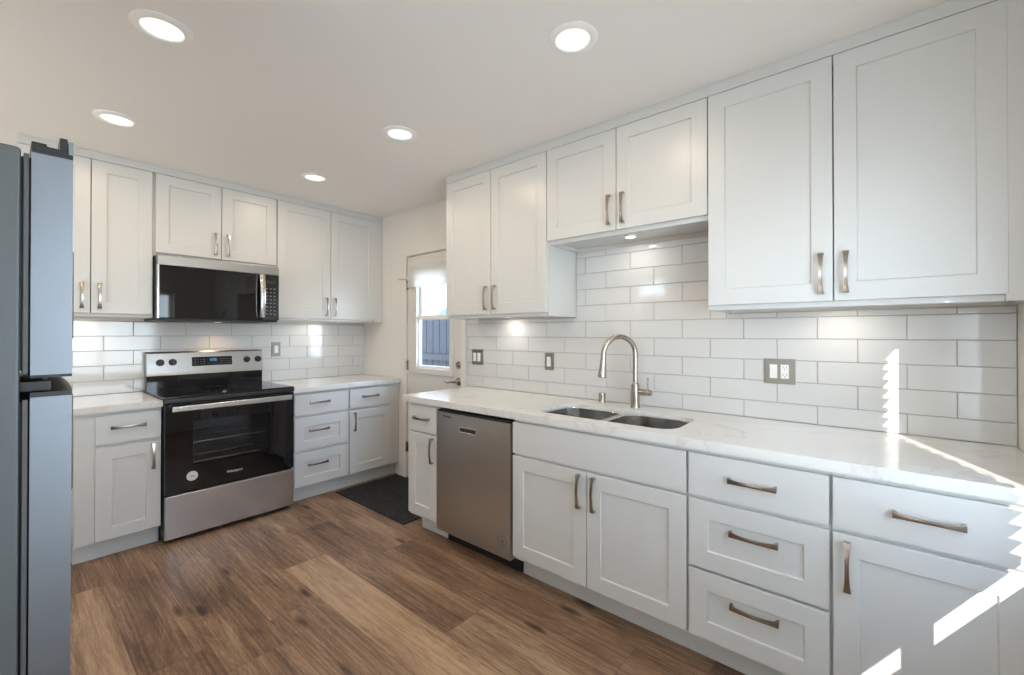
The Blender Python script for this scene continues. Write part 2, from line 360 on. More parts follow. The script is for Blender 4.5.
# floor of planks
bm = bmesh.new(); uvl = bm.loops.layers.uv.new('plank'); tl = bm.faces.layers.float.new('tone'); sl = bm.faces.layers.float.new('seed')
PW, PL = .2265, 1.5
known = {-1.364: (1.517, {0: .95, -1: .33}), -1.1375: (2.60, {0: .70, -1: .36}), -.911: (3.272, {0: .36, -1: .34}), -2.27: (.95, {0: .68, -1: .30}),
         -.6845: (2.05, {}), -.458: (1.15, {}), -1.5905: (.42, {0: .42, 1: .5}), -1.817: (.62, {0: .36}), -2.0435: (1.9, {0: .38, -1: .40})}
k = -22
while True:
    y0 = -1.364+PW*k; y1 = y0+PW
    if y0 > .02: break
    kk = min(known, key=lambda q: abs(q-y0)); br, tones = known[kk] if abs(kk-y0) < .01 else (random.uniform(0, 1.5), {})
    j = -4
    for j in range(-4, 5):
        x0, x1 = max(br+PL*j, -.02), min(br+PL*(j+1), XE+.02)
        yy0, yy1 = max(y0, YD-.05), min(y1, .02)
        if x1-x0 < .002 or yy1-yy0 < .002: continue
        tone = tones.get(j, random.uniform(.28, .50)); seed = random.random()
        g = .0007
        vs = [bm.verts.new(p) for p in ((x0+g, yy0+g, 0), (x1-g, yy0+g, 0), (x1-g, yy1-g, 0), (x0+g, yy1-g, 0))]
        f = bm.faces.new(vs); f[tl] = tone; f[sl] = seed
        for lp in f.loops: lp[uvl].uv = (lp.vert.co.x-br-PL*j, lp.vert.co.y-y0)
    k += 1
# the dark joint lies just below the planks
vs = [bm.verts.new(p) for p in ((-.02, YD-.05, -.0012), (XE+.02, YD-.05, -.0012), (XE+.02, .02, -.0012), (-.02, .02, -.0012))]
f = bm.faces.new(vs); f[tl] = -.25; f[sl] = .5; f.material_index = 0
box(bm, -.02, XE+.02, YD-.05, .02, -.15, -.002)
struct(obj('floor', bm, M['wood'], smooth=False))
struct(obj('ceiling', B(-.12, XE+.12, YD-.12, .12, CEIL, CEIL+.15), M['ceil']))
# sink wall with the door opening
DX0, DX1, DZ = .745, 1.475, 2.012
struct(obj('wall_back', boxes((-.12, DX0, 0, .12, 0, CEIL), (DX1, XE+.12, 0, .12, 0, CEIL), (DX0, DX1, 0, .12, DZ, CEIL)), M['wall'], smooth=False))
struct(obj('wall_left', B(-.12, 0, YD-.12, 0, 0, CEIL), M['wall'], smooth=False))
# end wall with the window
WY0, WY1, WZ0, WZ1 = -2.10, -.81, .77, 1.90
struct(obj('wall_right', boxes((XE, XE+.12, WY1, 0, 0, CEIL), (XE, XE+.12, YD-.12, WY0, 0, CEIL), (XE, XE+.12, WY0, WY1, 0, WZ0), (XE, XE+.12, WY0, WY1, WZ1, CEIL)), M['wall'], smooth=False))
# partition behind the refrigerator and the far dining end, its window added for daylight
struct(obj('wall_front', B(1.93, 2.78, YL-.12, YL, 0, CEIL), M['wall'], smooth=False))
GX0, GX1, GZ0, GZ1 = .4, 4.38, 1.70, 2.37
struct(obj('wall_dining', boxes((0, GX0, YD-.12, YD, 0, CEIL), (GX1, XE, YD-.12, YD, 0, CEIL), (GX0, GX1, YD-.12, YD, 0, GZ0), (GX0, GX1, YD-.12, YD, GZ1, CEIL)), M['wall'], smooth=False))
# windows
w1 = struct(obj('window_1', boxes((XE+.06, XE+.10, WY0, WY0+.05, WZ0, WZ1), (XE+.06, XE+.10, WY1-.05, WY1, WZ0, WZ1), (XE+.06, XE+.10, WY0+.05, WY1-.05, WZ0, WZ0+.012), (XE+.06, XE+.10, WY0+.05, WY1-.05, WZ1-.05, WZ1), (XE+.002, XE+.06, -1.472, -1.432, WZ0+.001, WZ1-.001)), M['trim']))
obj('glass', B(XE+.078, XE+.082, WY0+.05, WY1-.05, WZ0+.012, WZ1-.05), M['glass'], w1)
def blind(n, z0, dz, half, L0, L1, head):
    """horizontal slats along local x, room side at -y, with bottom rail, head rail and ladder cords"""
    bm = bmesh.new()
    for i in range(n):
        z = z0+.012+i*dz
        vs = [(-1+2*s/4) for s in range(5)]; vs = [(u*half, z+.004*(1-u*u)) for u in vs]
        a = [bm.verts.new((L0, y, zz)) for y, zz in vs]+[bm.verts.new((L0, y, zz-.0025)) for y, zz in vs[::-1]]
        b = [bm.verts.new((L1, v.co.y, v.co.z)) for v in a]
        for q in range(10): bm.faces.new((a[q], a[(q+1) % 10], b[(q+1) % 10], b[q]))
        bm.faces.new(a); bm.faces.new(b[::-1])
    box(bm, L0, L1, -.023, .023, z0-.010, z0+.004, .003); box(bm, L0-.02, L1+.02, -.038, .012, head-.06, head, .004)
    k = max(3, int((L1-L0)/.5))
    for i in range(k):
        x = L0+.1+(L1-L0-.2)*i/(k-1); box(bm, x-.002, x+.002, -.001, .001, z0, head-.02)
    return bm
obj('blind', blind(27, .856, .040, .025, .910, 2.14, 1.985), M['blind'], w1, (XE-.011, 0, 0), (0, 0, -PI/2))
w2 = struct(obj('added_window', boxes((GX0, GX0+.05, YD-.09, YD-.04, GZ0, GZ1), (GX1-.05, GX1, YD-.09, YD-.04, GZ0, GZ1), (GX0+.05, GX1-.05, YD-.09, YD-.04, GZ0, GZ0+.05), (GX0+.05, GX1-.05, YD-.09, YD-.04, GZ1-.05, GZ1), ((GX0+GX1)/2-.02, (GX0+GX1)/2+.02, YD-.09, YD-.04, GZ0+.05, GZ1-.05)), M['trim']))  # unseen window, added to let more daylight into the room
obj('glass', B(GX0+.05, GX1-.05, YD-.068, YD-.062, GZ0+.05, GZ1-.05), M['glass'], w2)
obj('blind', blind(25, GZ0+.012, .027, .025, GX0+.01, GX1-.01, GZ1-.001), M['blind'], w2, (0, YD-.030, 0), (0, 0, PI)).location.x = GX0+GX1  # unseen blind, added so its sunlit slats brighten the ceiling
# unseen roof slab, added to shade the fence from the sun
struct(obj('roof', B(-5, 4.55, YD-.1, .55, CEIL+.152, CEIL+.24), M['stucco']))
# trim
struct(obj('trim_1', boxes((.690, .745, -.016, -.0005, .001, 2.075, .002), (1.475, 1.528, -.016, -.0005, .001, 2.075, .002), (.745, 1.475, -.016, -.0005, 2.014, 2.075, .002)), M['wall']))
struct(obj('baseboard_back', boxes((.634, .690, -.013, -.0005, .001, .125, .002), (.634, .690, -.009, -.0005, .125, .140, .003)), M['trim']))
struct(obj('baseboard_left', boxes((.0005, .013, YD+.001, -2.36, .001, .14, .003)), M['trim']))

# ---------------------------------------------------------------- back door
d1 = struct(bpy.data.objects.new('door_1', None)); COL.objects.link(d1); d1.location = (.750, 0, 0)
SW, SH = .720, 2.003
L0, L1, Z0, Z1 = .100, .628, .955, 1.91          # lite frame outer edges, local
bm = bmesh.new()
box(bm, 0, L0+.01, 0, .044, .008, SH, .002); box(bm, L1-.01, SW, 0, .044, .008, SH, .002)
box(bm, L0+.005, L1-.005, 0, .044, .008, Z0+.01, .001); box(bm, L0+.005, L1-.005, 0, .044, Z1-.01, SH, .001)
obj('door_panel', bm, M['door'], d1)
bm = bmesh.new()
for a in ((L0, L0+.045, -.014, .05, Z0, Z1, .004), (L1-.045, L1, -.014, .05, Z0, Z1, .004), (L0+.04, L1-.04, -.014, .05, Z0, Z0+.05, .004), (L0+.04, L1-.04, -.014, .05, Z1-.05, Z1, .004)): box(bm, *a)
obj('window_frame', bm, M['door'], d1)
bm = bmesh.new()
for a in ((L0+.044, L0+.060, .008, .028, 1.00, 1.45), (L1-.060, L1-.044, .008, .028, 1.00, 1.45), (L0+.06, L1-.06, .008, .028, 1.004, 1.030), (L0+.06, L1-.06, .004, .030, 1.43, 1.458)): box(bm, *a, .002)
s1 = obj('lower_sash', bm, M['white'], d1); obj('glass', B(L0+.06, L1-.06, .016, .020, 1.030, 1.430), M['glass'], s1)
bm = bmesh.new()
for a in ((L0+.044, L0+.075, .026, .046, 1.45, 1.86), (L1-.075, L1-.044, .026, .046, 1.45, 1.86), (L0+.075, L1-.075, .026, .046, 1.459, 1.475), (L0+.075, L1-.075, .026, .046, 1.83, 1.86)): box(bm, *a, .002)
s2 = obj('upper_sash', bm, M['white'], d1); obj('glass', B(L0+.075, L1-.075, .034, .038, 1.475, 1.83), M['glass'], s2)
bm = bmesh.new()   # soft shade gathered at the top of the door, two swags and a hem
prof = [(-.016, 1.912), (-.034, 1.908), (-.040, 1.885), (-.036, 1.850), (-.046, 1.815), (-.042, 1.785), (-.034, 1.775), (-.040, 1.755), (-.036, 1.722), (-.020, 1.718), (-.0165, 1.74)]
aL = [bm.verts.new((.048, y, z)) for y, z in prof]; bL = [bm.verts.new((.672, y, z)) for y, z in prof]
for q in range(len(prof)): bm.faces.new((aL[q], aL[(q+1) % len(prof)], bL[(q+1) % len(prof)], bL[q]))
bm.faces.new(aL); bm.faces.new(bL[::-1])
obj('window_shade', bm, M['shade'], d1)
for z in (.282, 1.022, 1.75):
    bm = bmesh.new(); lathe(bm, [(.007, z-.045), (.0085, z-.043), (.0085, z+.043), (.007, z+.045), (.003, z+.052)], (-.006, -.010, 0), n=14)
    box(bm, -.02, .012, -.004, -.0006, z-.044, z+.044, .001)
    if z > 1.7:
        tube(bm, [(-.006, -.012, z+.05), (-.010, -.020, z+.05), (-.045, -.052, z+.05)], .005, 10); lathe(bm, [(.010, 0), (.010, .008)], (-.049, -.056, z+.046), n=12)
    obj('hinge', bm, M['nickel'], d1)
bm = bmesh.new(); lathe(bm, [(.030, -.0005), (.030, -.006), (.026, -.011), (.012, -.013), (.011, -.024), (.0, -.024)], (.688, 0, 1.054), 'y', 28); box(bm, .685, .691, -.030, -.022, 1.044, 1.064, .001)
obj('deadbolt', bm, M['nickel'], d1)
bm = bmesh.new(); lathe(bm, [(.033, -.0005), (.033, -.006), (.028, -.012), (.013, -.015), (.011, -.05), (.0, -.05)], (.688, 0, .921), 'y', 28)
tube(bm, [(.690, -.048, .921), (.665, -.052, .922), (.635, -.050, .918), (.605, -.050, .910), (.578, -.050, .914), (.565, -.050, .922)], [.010, .0095, .008, .0072, .007, .006], 12)
obj('lever_handle', bm, M['nickel'], d1)
obj('threshold', B(.0, .72, -.01, .12, .0005, .008, .002), M['nickel'], d1)

# ---------------------------------------------------------------- yard seen through the door
struct(obj('ground', B(-14, 14, .125, 30, -.25, -.12), M['ground'], smooth=False))
fr = thing('wooden_fence', 'weathered grey board fence outside, behind the lower pane of the back door', 'fence', (0, 1.6, -.12))
bm = bmesh.new(); x = -7.0; i = 0
while x < 2.5:
    box(bm, x, x+.138, .0, .02, .02, 1.66+.01*math.sin(i*2.1), .003); x += .146; i += 1
obj('board_panel', bm, M['fence'], fr)
obj('rail', B(-7.0, 2.5, -.04, 0, .38, .47, .003), M['fence'], fr); obj('rail', B(-7.0, 2.5, -.04, 0, 1.05, 1.14, .003), M['fence'], fr)
nh = thing('neighbor_house', 'white house with a pale blue roof slope seen through the upper door pane', 'house', (-6, 11, -.12))
obj('wall', B(-5.5, 4.4, 0, 6, 0, 2.25), M['stucco'], nh, smooth=False)
bm = bmesh.new()
a = [bm.verts.new(p) for p in ((-6.1, -.4, 2.2), (5.0, -.4, 2.2), (5.0, 6.4, 2.2), (-6.1, 6.4, 2.2), (5.0, 3.0, 4.1), (-6.1, 3.0, 4.1))]
for q in ((0, 1, 4, 5), (1, 2, 4), (2, 3, 5, 4), (3, 0, 5), (0, 3, 2, 1)): bm.faces.new([a[v] for v in q])
obj('roof', bm, M['roofblue'], nh, smooth=False)

# ================================================================== backsplashes
def tiles(rows, xa, xb, P, holes=()):
    """rows: (z0, z1, joint phase); tiles 305 mm long; each one a bevelled body a hair out of true"""
    bm = bmesh.new(); g = .0016
    for (z0, z1, ph) in rows:
        k = math.floor((xa-ph)/P)
        while ph+k*P < xb:
            x0, x1 = max(ph+k*P, xa), min(ph+(k+1)*P, xb); k += 1
            if x1-x0 < .008: continue
            spans = [(x0, x1, z0, z1)]
            for (hx0, hx1, hz0, hz1) in holes:
                out = []
                for (a, b, c, d) in spans:
                    if b <= hx0 or a >= hx1 or d <= hz0 or c >= hz1: out.append((a, b, c, d)); continue
                    if c < hz0: out.append((a, b, c, hz0))
                    if d > hz1: out.append((a, b, hz1, d))
                    c2, d2 = max(c, hz0), min(d, hz1)
                    if a < hx0: out.append((a, hx0, c2, d2))
                    if b > hx1: out.append((hx1, b, c2, d2))
                spans = out
            for (a, b, c, d) in spans:
                if b-a < .006 or d-c < .006: continue
                n0 = len(bm.verts)
                box(bm, a+g, b-g, -.0085, -.0025, c+g, d-g, .0012, 0, 1)
                bm.verts.ensure_lookup_table(); cx, cz = (a+b)/2, (c+d)/2; tx, tz = random.gauss(0, .0016), random.gauss(0, .003)
                for v in bm.verts[n0:]:
                    if v.co.y < -.005: v.co.y += (v.co.x-cx)*tx + (v.co.z-cz)*tz
    zs = [r[0] for r in rows]+[r[1] for r in rows]
    return bm
ZR = .981; PT = .1011; ZC = .896
rowsA = [(ZC+.001, ZR)]+[(ZR+PT*i, ZR+PT*(i+1)) for i in range(9)]
def rowset(ztop, phA, phB, zbase=ZR):
    out = []; r = [(ZC+.001, zbase)]+[(zbase+PT*i, zbase+PT*(i+1)) for i in range(9)]
    for i, (a, b) in enumerate(r):
        if a >= ztop-.004: break
        out.append((a, min(b, ztop), phA if i % 2 == 0 else phB))
    return out
ZT1, ZT2 = 1.413, 1.829
def tile_area(areas):
    bm = bmesh.new()
    for rows, xa, xb in areas:
        t = tiles(rows, xa, xb, .3035); me = bpy.data.meshes.new('tmp'); t.to_mesh(me); bm.from_mesh(me); t.free(); bpy.data.meshes.remove(me)
    return bm
rl = [r for r in rowset(1.95, 4.145, 3.986) if r[0] < ZT2-.01]
low = [r for r in rl if r[1] < ZT1]; part = [r for r in rl if r[0] < ZT1 < r[1]][0]; high = [(a, min(b, ZT2), p) for a, b, p in rl if b > ZT1]
bm = tile_area([(low, 1.531, XE-.001), ([(part[0], ZT1, part[2])], 1.531, 2.558), ([(part[0], ZT1, part[2])], 3.458, XE-.001), (high, 2.558, 3.458)])
box(bm, 1.531, XE-.001, -.0045, -.0005, ZC+.001, ZT1, 0, 1); box(bm, 2.558, 3.458, -.0045, -.0005, ZT1, ZT2, 0, 1)
tag(obj('tile_backsplash', bm, [M['tile'], M['grout']]), 'glossy white subway tile backsplash behind the sink and long counter', 'backsplash')
bm = tiles(rowset(1.397, -.273, -.425, .989), -2.45, -.001, .3015)
box(bm, -2.45, -.001, -.0045, -.0005, ZC+.001, 1.397, 0, 1)
o = obj('tile_backsplash', bm, [M['tile'], M['grout']]); o.rotation_euler = (0, 0, PI/2)
tag(o, 'glossy white subway tile backsplash behind the range, below the microwave', 'backsplash')

# ================================================================== cabinets on the sink wall
HU = .107
upper('white two-door upper cabinet next to the back door, left of the sink', 'sink', 1.657, 2.556, 1.4366, doors=[(1.661, 2.100, 'r'), (2.104, 2.552, 'l')])
upper('short white two-door upper cabinet above the sink and faucet', 'sink', 2.5565, 3.4595, 1.8525, doors=[(2.5575, 3.0015, 'r'), (3.0055, 3.4575, 'l')])
upper('tall white two-door upper cabinet right of the sink, nearest the camera', 'sink', 3.460, XE-.001, 1.4366, ends=(0, .075), doors=[(3.4625, 3.9207, 'r'), (3.9247, 4.376, 'l')])
T1, T0 = .842, .678; M1, M0 = .663, .4016; B1, B0 = .390, .1313
base('narrow white base cabinet at the counter end, left of the dishwasher', 'sink', 1.642, 1.9385, [('drawer', 1.6465, 1.936, T0, T1, True, 1.791, .764), ('door', 1.6465, 1.936, B0, .665, 'r', .572)], end_l=.03)
base('white double-door sink base cabinet right of the dishwasher, under the sink', 'sink', 2.5595, 3.4705, [('drawer', 2.5605, 3.466, T0, T1, True, None, None), ('door', 2.5605, 3.0095, B0, .665, 'r', .572), ('door', 3.0135, 3.466, B0, .665, 'l', .572)])
base('white three-drawer base cabinet right of the sink base', 'sink', 3.471, 3.934, [('drawer', 3.4767, 3.929, T0, T1, True, 3.702, .764), ('drawer', 3.4767, 3.929, M0, M1, False, 3.706, .568), ('drawer', 3.4767, 3.929, B0, B1, False, 3.708, .300)])
base('white base cabinet with sunlit door at the right end of the sink counter', 'sink', 3.9345, XE-.001, [('drawer', 3.939, 4.376, T0, T1, True, 4.165, .764), ('door', 3.939, 4.376, B0, M1, 'l', .564)], fill_r=.09)
# ---- stove wall
upper('white two-door upper cabinet beside the refrigerator, left of the microwave', 'stove', -2.327, -1.729, 1.4366, doors=[(-2.325, -2.031, 'r'), (-2.027, -1.737, 'l')])
upper('short white two-door upper cabinet above the microwave', 'stove', -1.7285, -.9595, 1.856, doors=[(-1.719, -1.3425, 'r'), (-1.3385, -.965, 'l')])
upper('white two-door upper cabinet in the corner, right of the microwave', 'stove', -.959, -.003, 1.4366, ends=(0, .085), doors=[(-.955, -.5166, 'r'), (-.5126, -.0765, 'l')])
S1, S0, N1, N0, Q1, Q0 = .836, .675, .652, .404, .384, .128
base('white base cabinet with one drawer and door, left of the range', 'stove', -2.118, -1.738, [('drawer', -2.035, -1.742, .671, S1, True, -1.893, .762), ('door', -2.035, -1.742, .119, .651, 'r', .562)], fill_l=.09)
base('white three-drawer base cabinet right of the range', 'stove', -.963, -.5025, [('drawer', -.945, -.512, S0, S1, True, -.752, .768), ('drawer', -.945, -.512, N0, N1, False, -.758, .551), ('drawer', -.945, -.512, Q0, Q1, False, -.765, .286)], fill_l=.03)
base('white corner base cabinet with drawer over door, facing the black mat', 'stove', -.502, -.002, [('drawer', -.494, -.098, S0, S1, True, -.308, .768), ('door', -.494, -.098, Q0, N1, 'l', .562)], fill_r=.105)

# ================================================================== countertops
def counter_bm(outer, hole=None, t=.040, bev=.003):
    bm = bmesh.new()
    def loop(pts): 
        v = [bm.verts.new((x, y, 0)) for x, y in pts]; return [bm.edges.new((v[i], v[(i+1) % len(v)])) for i in range(len(v))]
    e = loop(outer)
    if hole: e += loop(hole)
    bmesh.ops.triangle_fill(bm, use_beauty=True, use_dissolve=False, edges=e)
    r = bmesh.ops.extrude_face_region(bm, geom=bm.faces[:])
    for v in [g for g in r['geom'] if isinstance(g, bmesh.types.BMVert)]: v.co.z -= t
    bmesh.ops.recalc_face_normals(bm, faces=bm.faces[:])
    ee = [x for x in bm.edges if x.is_manifold and x.calc_face_angle(0) > 1.2 and abs(x.verts[0].co.z-x.verts[1].co.z) < 1e-6]
    bmesh.ops.bevel(bm, geom=ee, offset=bev, segments=2, affect='EDGES')
    return bm
SX0, SX1, SY0, SY1 = 2.632, 3.378, -.548, -.200
hole = rrect(SX0, SX1, SY0, SY1, .085)
o = obj('countertop', counter_bm([(1.578, -.647), (XE-.001, -.647), (XE-.001, -.0012), (1.578, -.0012)], hole), M['quartz'], loc=(0, 0, ZC))
tag(o, 'long white quartz countertop with the sink cutout, under the sink wall cabinets', 'countertop')
o = obj('countertop', counter_bm([(.0012, -2.13), (.6496, -2.13), (.6496, -1.7365), (.0012, -1.7365)]), M['quartz'], loc=(0, 0, ZC))
tag(o, 'short white quartz countertop between refrigerator and range', 'countertop')
o = obj('countertop', counter_bm([(.0012, -.9655), (.6496, -.9655), (.6496, -.0012), (.0012, -.0012)]), M['quartz'], loc=(0, 0, ZC))
tag(o, 'white quartz countertop in the corner, right of the range', 'countertop')

# ================================================================== sink, faucet
sk = thing('kitchen_sink', 'stainless double-bowl undermount sink set in the long white counter', 'sink', (0, 0, 0))
def bowl(x0, x1, y0, y1, ztop, dep, r=.075):
    bm = bmesh.new(); rings = []
    for (ins, z, rr) in ((-.012, ztop, r+.012), (0, ztop, r), (.002, ztop-.004, r), (.006, ztop-dep+.04, r), (.016, ztop-dep+.012, r-.01), (.040, ztop-dep, r-.02)):
        rings.append([bm.verts.new((x, y, z)) for x, y in rrect(x0+ins, x1-ins, y0+ins, y1-ins, max(rr, .02), 10)])
    n = len(rings[0])
    for a, b in zip(rings, rings[1:]):
        for q in range(n): bm.faces.new((a[q], a[(q+1) % n], b[(q+1) % n], b[q]))
    bm.faces.new(rings[-1]); bmesh.ops.remove_doubles(bm, verts=bm.verts[:], dist=1e-5)
    return bm
ZB = ZC-.018
for (a, b) in ((SX0+.0135, 2.990), (3.018, SX1-.0135)):
    bo = obj('bowl', bowl(a, b, SY0+.0135, SY1-.0135, ZB, .21), M['sink'], sk)
    bo.modifiers.new('solid', 'SOLIDIFY').thickness = .0012
    bm = bmesh.new(); lathe(bm, [(.043, ZB-.209), (.045, ZB-.206), (.036, ZB-.207), (.030, ZB-.217), (.0, ZB-.218)], ((a+b)/2, -.36, 0), n=28)
    obj('drain', bm, M['sink'], bo)
obj('divider', B(2.9885, 3.0195, SY0+.014, SY1-.014, ZB-.036, ZB-.0015, .005), M['sink'], sk)
fc = thing('kitchen_faucet', 'brushed nickel gooseneck pull-down faucet standing behind the sink', 'faucet', (3.007, -.105, ZC))
bm = bmesh.new(); lathe(bm, [(.027, .0), (.027, .004), (.0245, .008), (.0235, .05), (.0225, .128), (.0175, .136), (.0145, .14)], n=32)
obj('body', bm, M['nickel'], fc)
ang = math.radians(-124); dx, dy = math.cos(ang), math.sin(ang); R_ = .098
pts = [(0, 0, .135), (0, 0, .20), (0, 0, .285)]+[(dx*R_*(1-math.cos(t)), dy*R_*(1-math.cos(t)), .298+R_*math.sin(t)) for t in [PI*i/20 for i in range(0, 20)]]
hx, hy = dx*2*R_, dy*2*R_
pts += [(hx, hy, .298), (hx*1.01, hy*1.01, .275)]
bm = bmesh.new(); tube(bm, pts, .0142, 16); obj('spout', bm, M['nickel'], fc)
bm = bmesh.new(); tube(bm, [(hx*1.01, hy*1.01, .278), (hx*1.015, hy*1.015, .255), (hx*1.03, hy*1.03, .215), (hx*1.045, hy*1.045, .178), (hx*1.048, hy*1.048, .172)], [.0155, .0165, .0200, .0245, .0220], 20)
obj('spray_head', bm, M['nickel'], fc)
bm = bmesh.new(); tube(bm, [(.015, 0, .088), (.035, 0, .088), (.088, 0, .088), (.091, 0, .088)], [.0165, .0178, .0178, .0160], 20)
tube(bm, [(.072, 0, .100), (.073, 0, .14), (.074, -.001, .172)], [.0052, .0048, .0046], 12)
obj('lever_handle', bm, M['nickel'], fc)
sd_ = obj('soap_dispenser_cap', (lambda bm: (lathe(bm, [(.0225, 0), (.0225, .003), (.0205, .006), (.0205, .052), (.0185, .056), (.0, .057)], n=28), bm)[1])(bmesh.new()), M['nickel'], loc=(2.772, -.058, ZC))
tag(sd_, 'short brushed nickel cylinder cap on the counter left of the faucet', 'air gap cap')

# ================================================================== wall plates
def plate(label, cat, wall, x, z, w, h, items):
    loc, rz = ((x, -.0092, z), 0) if wall == 'sink' else ((.0092, x, z), PI/2)
    r = thing('outlet_plate' if 'outlet' in items else 'switch_plate', label, cat, loc, rz)
    bm = bmesh.new(); box(bm, -w/2, w/2, -.005, .004, -h/2, h/2, .0025)
    box(bm, -w/2+.008, w/2-.008, -.008, -.004, -h/2+.008, h/2-.008, .0015)
    obj('cover_plate', bm, M['plate'], r)
    for i, it in enumerate(items):
        cx = (i-(len(items)-1)/2)*.046
        if it == 'rocker':
            bm = bmesh.new(); a = [bm.verts.new((cx+sx*.0155, yy, zz)) for sx in (-1, 1) for yy, zz in ((-.007, -.0325), (-.0125, -.0325), (-.0098, 0), (-.0118, .0325), (-.007, .0325))]
            for q in ((0, 1, 6, 5), (1, 2, 7, 6), (2, 3, 8, 7), (3, 4, 9, 8), (4, 0, 5, 9)): bm.faces.new([a[t] for t in q])
            bm.faces.new(a[:5]); bm.faces.new(a[5:][::-1]); obj('rocker_switch', bm, M['white'], r)
        else:
            ou = obj('receptacle', B(cx-.0165, cx+.0165, -.011, -.007, -.033, .033, .001), M['white'], r)
            bm = bmesh.new()
            for s in (-1, 1):
                cz = s*.018
                box(bm, cx-.0075, cx-.0055, -.0114, -.0109, cz-.001, cz+.008); box(bm, cx+.0055, cx+.0075, -.0114, -.0109, cz-.001, cz+.007); lathe(bm, [(.0024, -.0114), (.0024, -.0109)], (cx, 0, cz-.007), 'y', 10)
            obj('slots', bm, M['darkink'], ou)
            obj('test_button', boxes((cx-.006, cx-.0005, -.0118, -.0109, -.004, .004, .0004), (cx+.0005, cx+.006, -.0118, -.0109, -.004, .004, .0004)), M['white'], ou)
    return r
plate('nickel double plate with rocker and outlet, right of the faucet', 'outlet', 'sink', 3.692, 1.130, .130, .118, ['rocker', 'outlet'])
plate('nickel single rocker switch plate on the tile left of the faucet', 'light switch', 'sink', 2.347, 1.121, .072, .116, ['rocker'])
plate('nickel double rocker switch plate beside the back door', 'light switch', 'sink', 1.661, 1.128, .118, .118, ['rocker', 'rocker'])
plate('nickel single rocker switch plate on the tile right of the range', 'light switch', 'stove', -.841, 1.173, .072, .122, ['rocker'])

# ================================================================== range (local: x along front, front -y)
rg = thing('electric_range', 'freestanding electric range with black glass door and stainless drawer', 'range', (.012, -1.7325, 0), PI/2)
RW = .763; ZT = .905
bm = bmesh.new(); box(bm, 0, .02, -.625, 0, .02, ZT-.02, .002); box(bm, RW-.02, RW, -.625, 0, .02, ZT-.02, .002); box(bm, .02, RW-.02, -.02, 0, .02, ZT-.02); box(bm, .02, RW-.02, -.62, -.02, .02, .05)
box(bm, .02, RW-.02, -.625, -.60, .855, ZT-.02)
for x in (.04, RW-.04):
    for y in (-.58, -.06): lathe(bm, [(.018, .0005), (.018, .02)], (x, y, 0), n=14)
obj('body', bm, M['blackp'], rg)
bm = bmesh.new()   # oven cavity: five walls
CX0, CX1, CZ0, CZ1, CY = .10, RW-.10, .36, .80, -.14
for a in ((CX0-.01, CX0, -.60, CY, CZ0, CZ1), (CX1, CX1+.01, -.60, CY, CZ0, CZ1), (CX0-.01, CX1+.01, CY, CY+.01, CZ0-.01, CZ1+.01), (CX0-.01, CX1+.01, -.60, CY, CZ0-.01, CZ0), (CX0-.01, CX1+.01, -.60, CY, CZ1, CZ1+.01)): box(bm, *a)
obj('oven_cavity', bm, M['cavity'], rg)
for z in (.47, .60):
    bm = bmesh.new()
    for i in range(13):
        x = CX0+.02+i*(CX1-CX0-.04)/12; tube(bm, [(x, -.585, z), (x, CY-.02, z)], .0022, 6)
    for y in (-.585, -.38, CY-.02): tube(bm, [(CX0+.008, y, z-.004), (CX1-.008, y, z-.004)], .0035, 8)
    obj('oven_rack', bm, M['rack'], rg)
bm = bmesh.new(); box(bm, -.0035, RW+.0035, -.665, -.055, ZT-.002, ZT+.008, .003); obj('cooktop', bm, M['black'], rg)
obj('cooktop_trim', boxes((-.004, RW+.004, -.668, -.640, ZT-.030, ZT-.003, .004), (-.004, .006, -.664, -.06, ZT-.022, ZT-.003, .001), (RW-.006, RW+.004, -.664, -.06, ZT-.022, ZT-.003, .001)), M['blackp'], rg)
bm = bmesh.new()
for (x, y, r) in ((.20, -.50, .115), (.57, -.50, .095), (.20, -.22, .078), (.57, -.22, .105), (.385, -.20, .06)):
    for rr in (r, r*.62): lathe(bm, [(rr-.0012, ZT+.0081), (rr-.0012, ZT+.0084), (rr, ZT+.0084), (rr, ZT+.0081), (rr-.0012, ZT+.0081)], (x, y, 0), n=48)
obj('burner_marking', bm, M['dark'], rg)
# backguard
bm = bmesh.new(); box(bm, .012, RW-.008, -.075, -.002, ZT+.004, 1.010, .002); obj('backguard_base', bm, M['black'], rg)
bm = bmesh.new()
pr = [(-.002, 1.006), (-.088, 1.006), (-.084, 1.020), (-.066, 1.166), (-.058, 1.176), (-.002, 1.176)]
a = [bm.verts.new((.010, y, z)) for y, z in pr]; b = [bm.verts.new((RW-.006, y, z)) for y, z in pr]
for q in range(6): bm.faces.new((a[q], a[(q+1) % 6], b[(q+1) % 6], b[q]))
bm.faces.new(a); bm.faces.new(b[::-1]); bmesh.ops.bevel(bm, geom=bm.edges[:], offset=.0025, segments=2, affect='EDGES')
cp = obj('control_panel', bm, M['panelsteel'], rg)
tilt = math.atan2(.018, .146)
def pan(o, x, z):   # sits on the sloping panel
    o.location = (x, -.084+(z-1.020)/.146*.018, z); o.rotation_euler = (-tilt, 0, 0); o.parent = cp; return o
kb = bmesh.new(); lathe(kb, [(.0245, 0), (.0245, -.004), (.020, -.007), (.0195, -.024), (.017, -.027), (0, -.027)], axis='y', n=28); box(kb, -.0045, .0045, -.034, -.024, -.019, .019, .0015)
k0 = pan(obj('knob', kb, M['blackp']), .086, 1.100)
for x in (.158, .640, .722):
    kx = k0.copy(); COL.objects.link(kx); pan(kx, x, 1.100)
dsp = pan(obj('display', B(-.131, .131, -.003, .001, -.034, .034, .001), M['black']), .404, 1.098)
bm = bmesh.new()
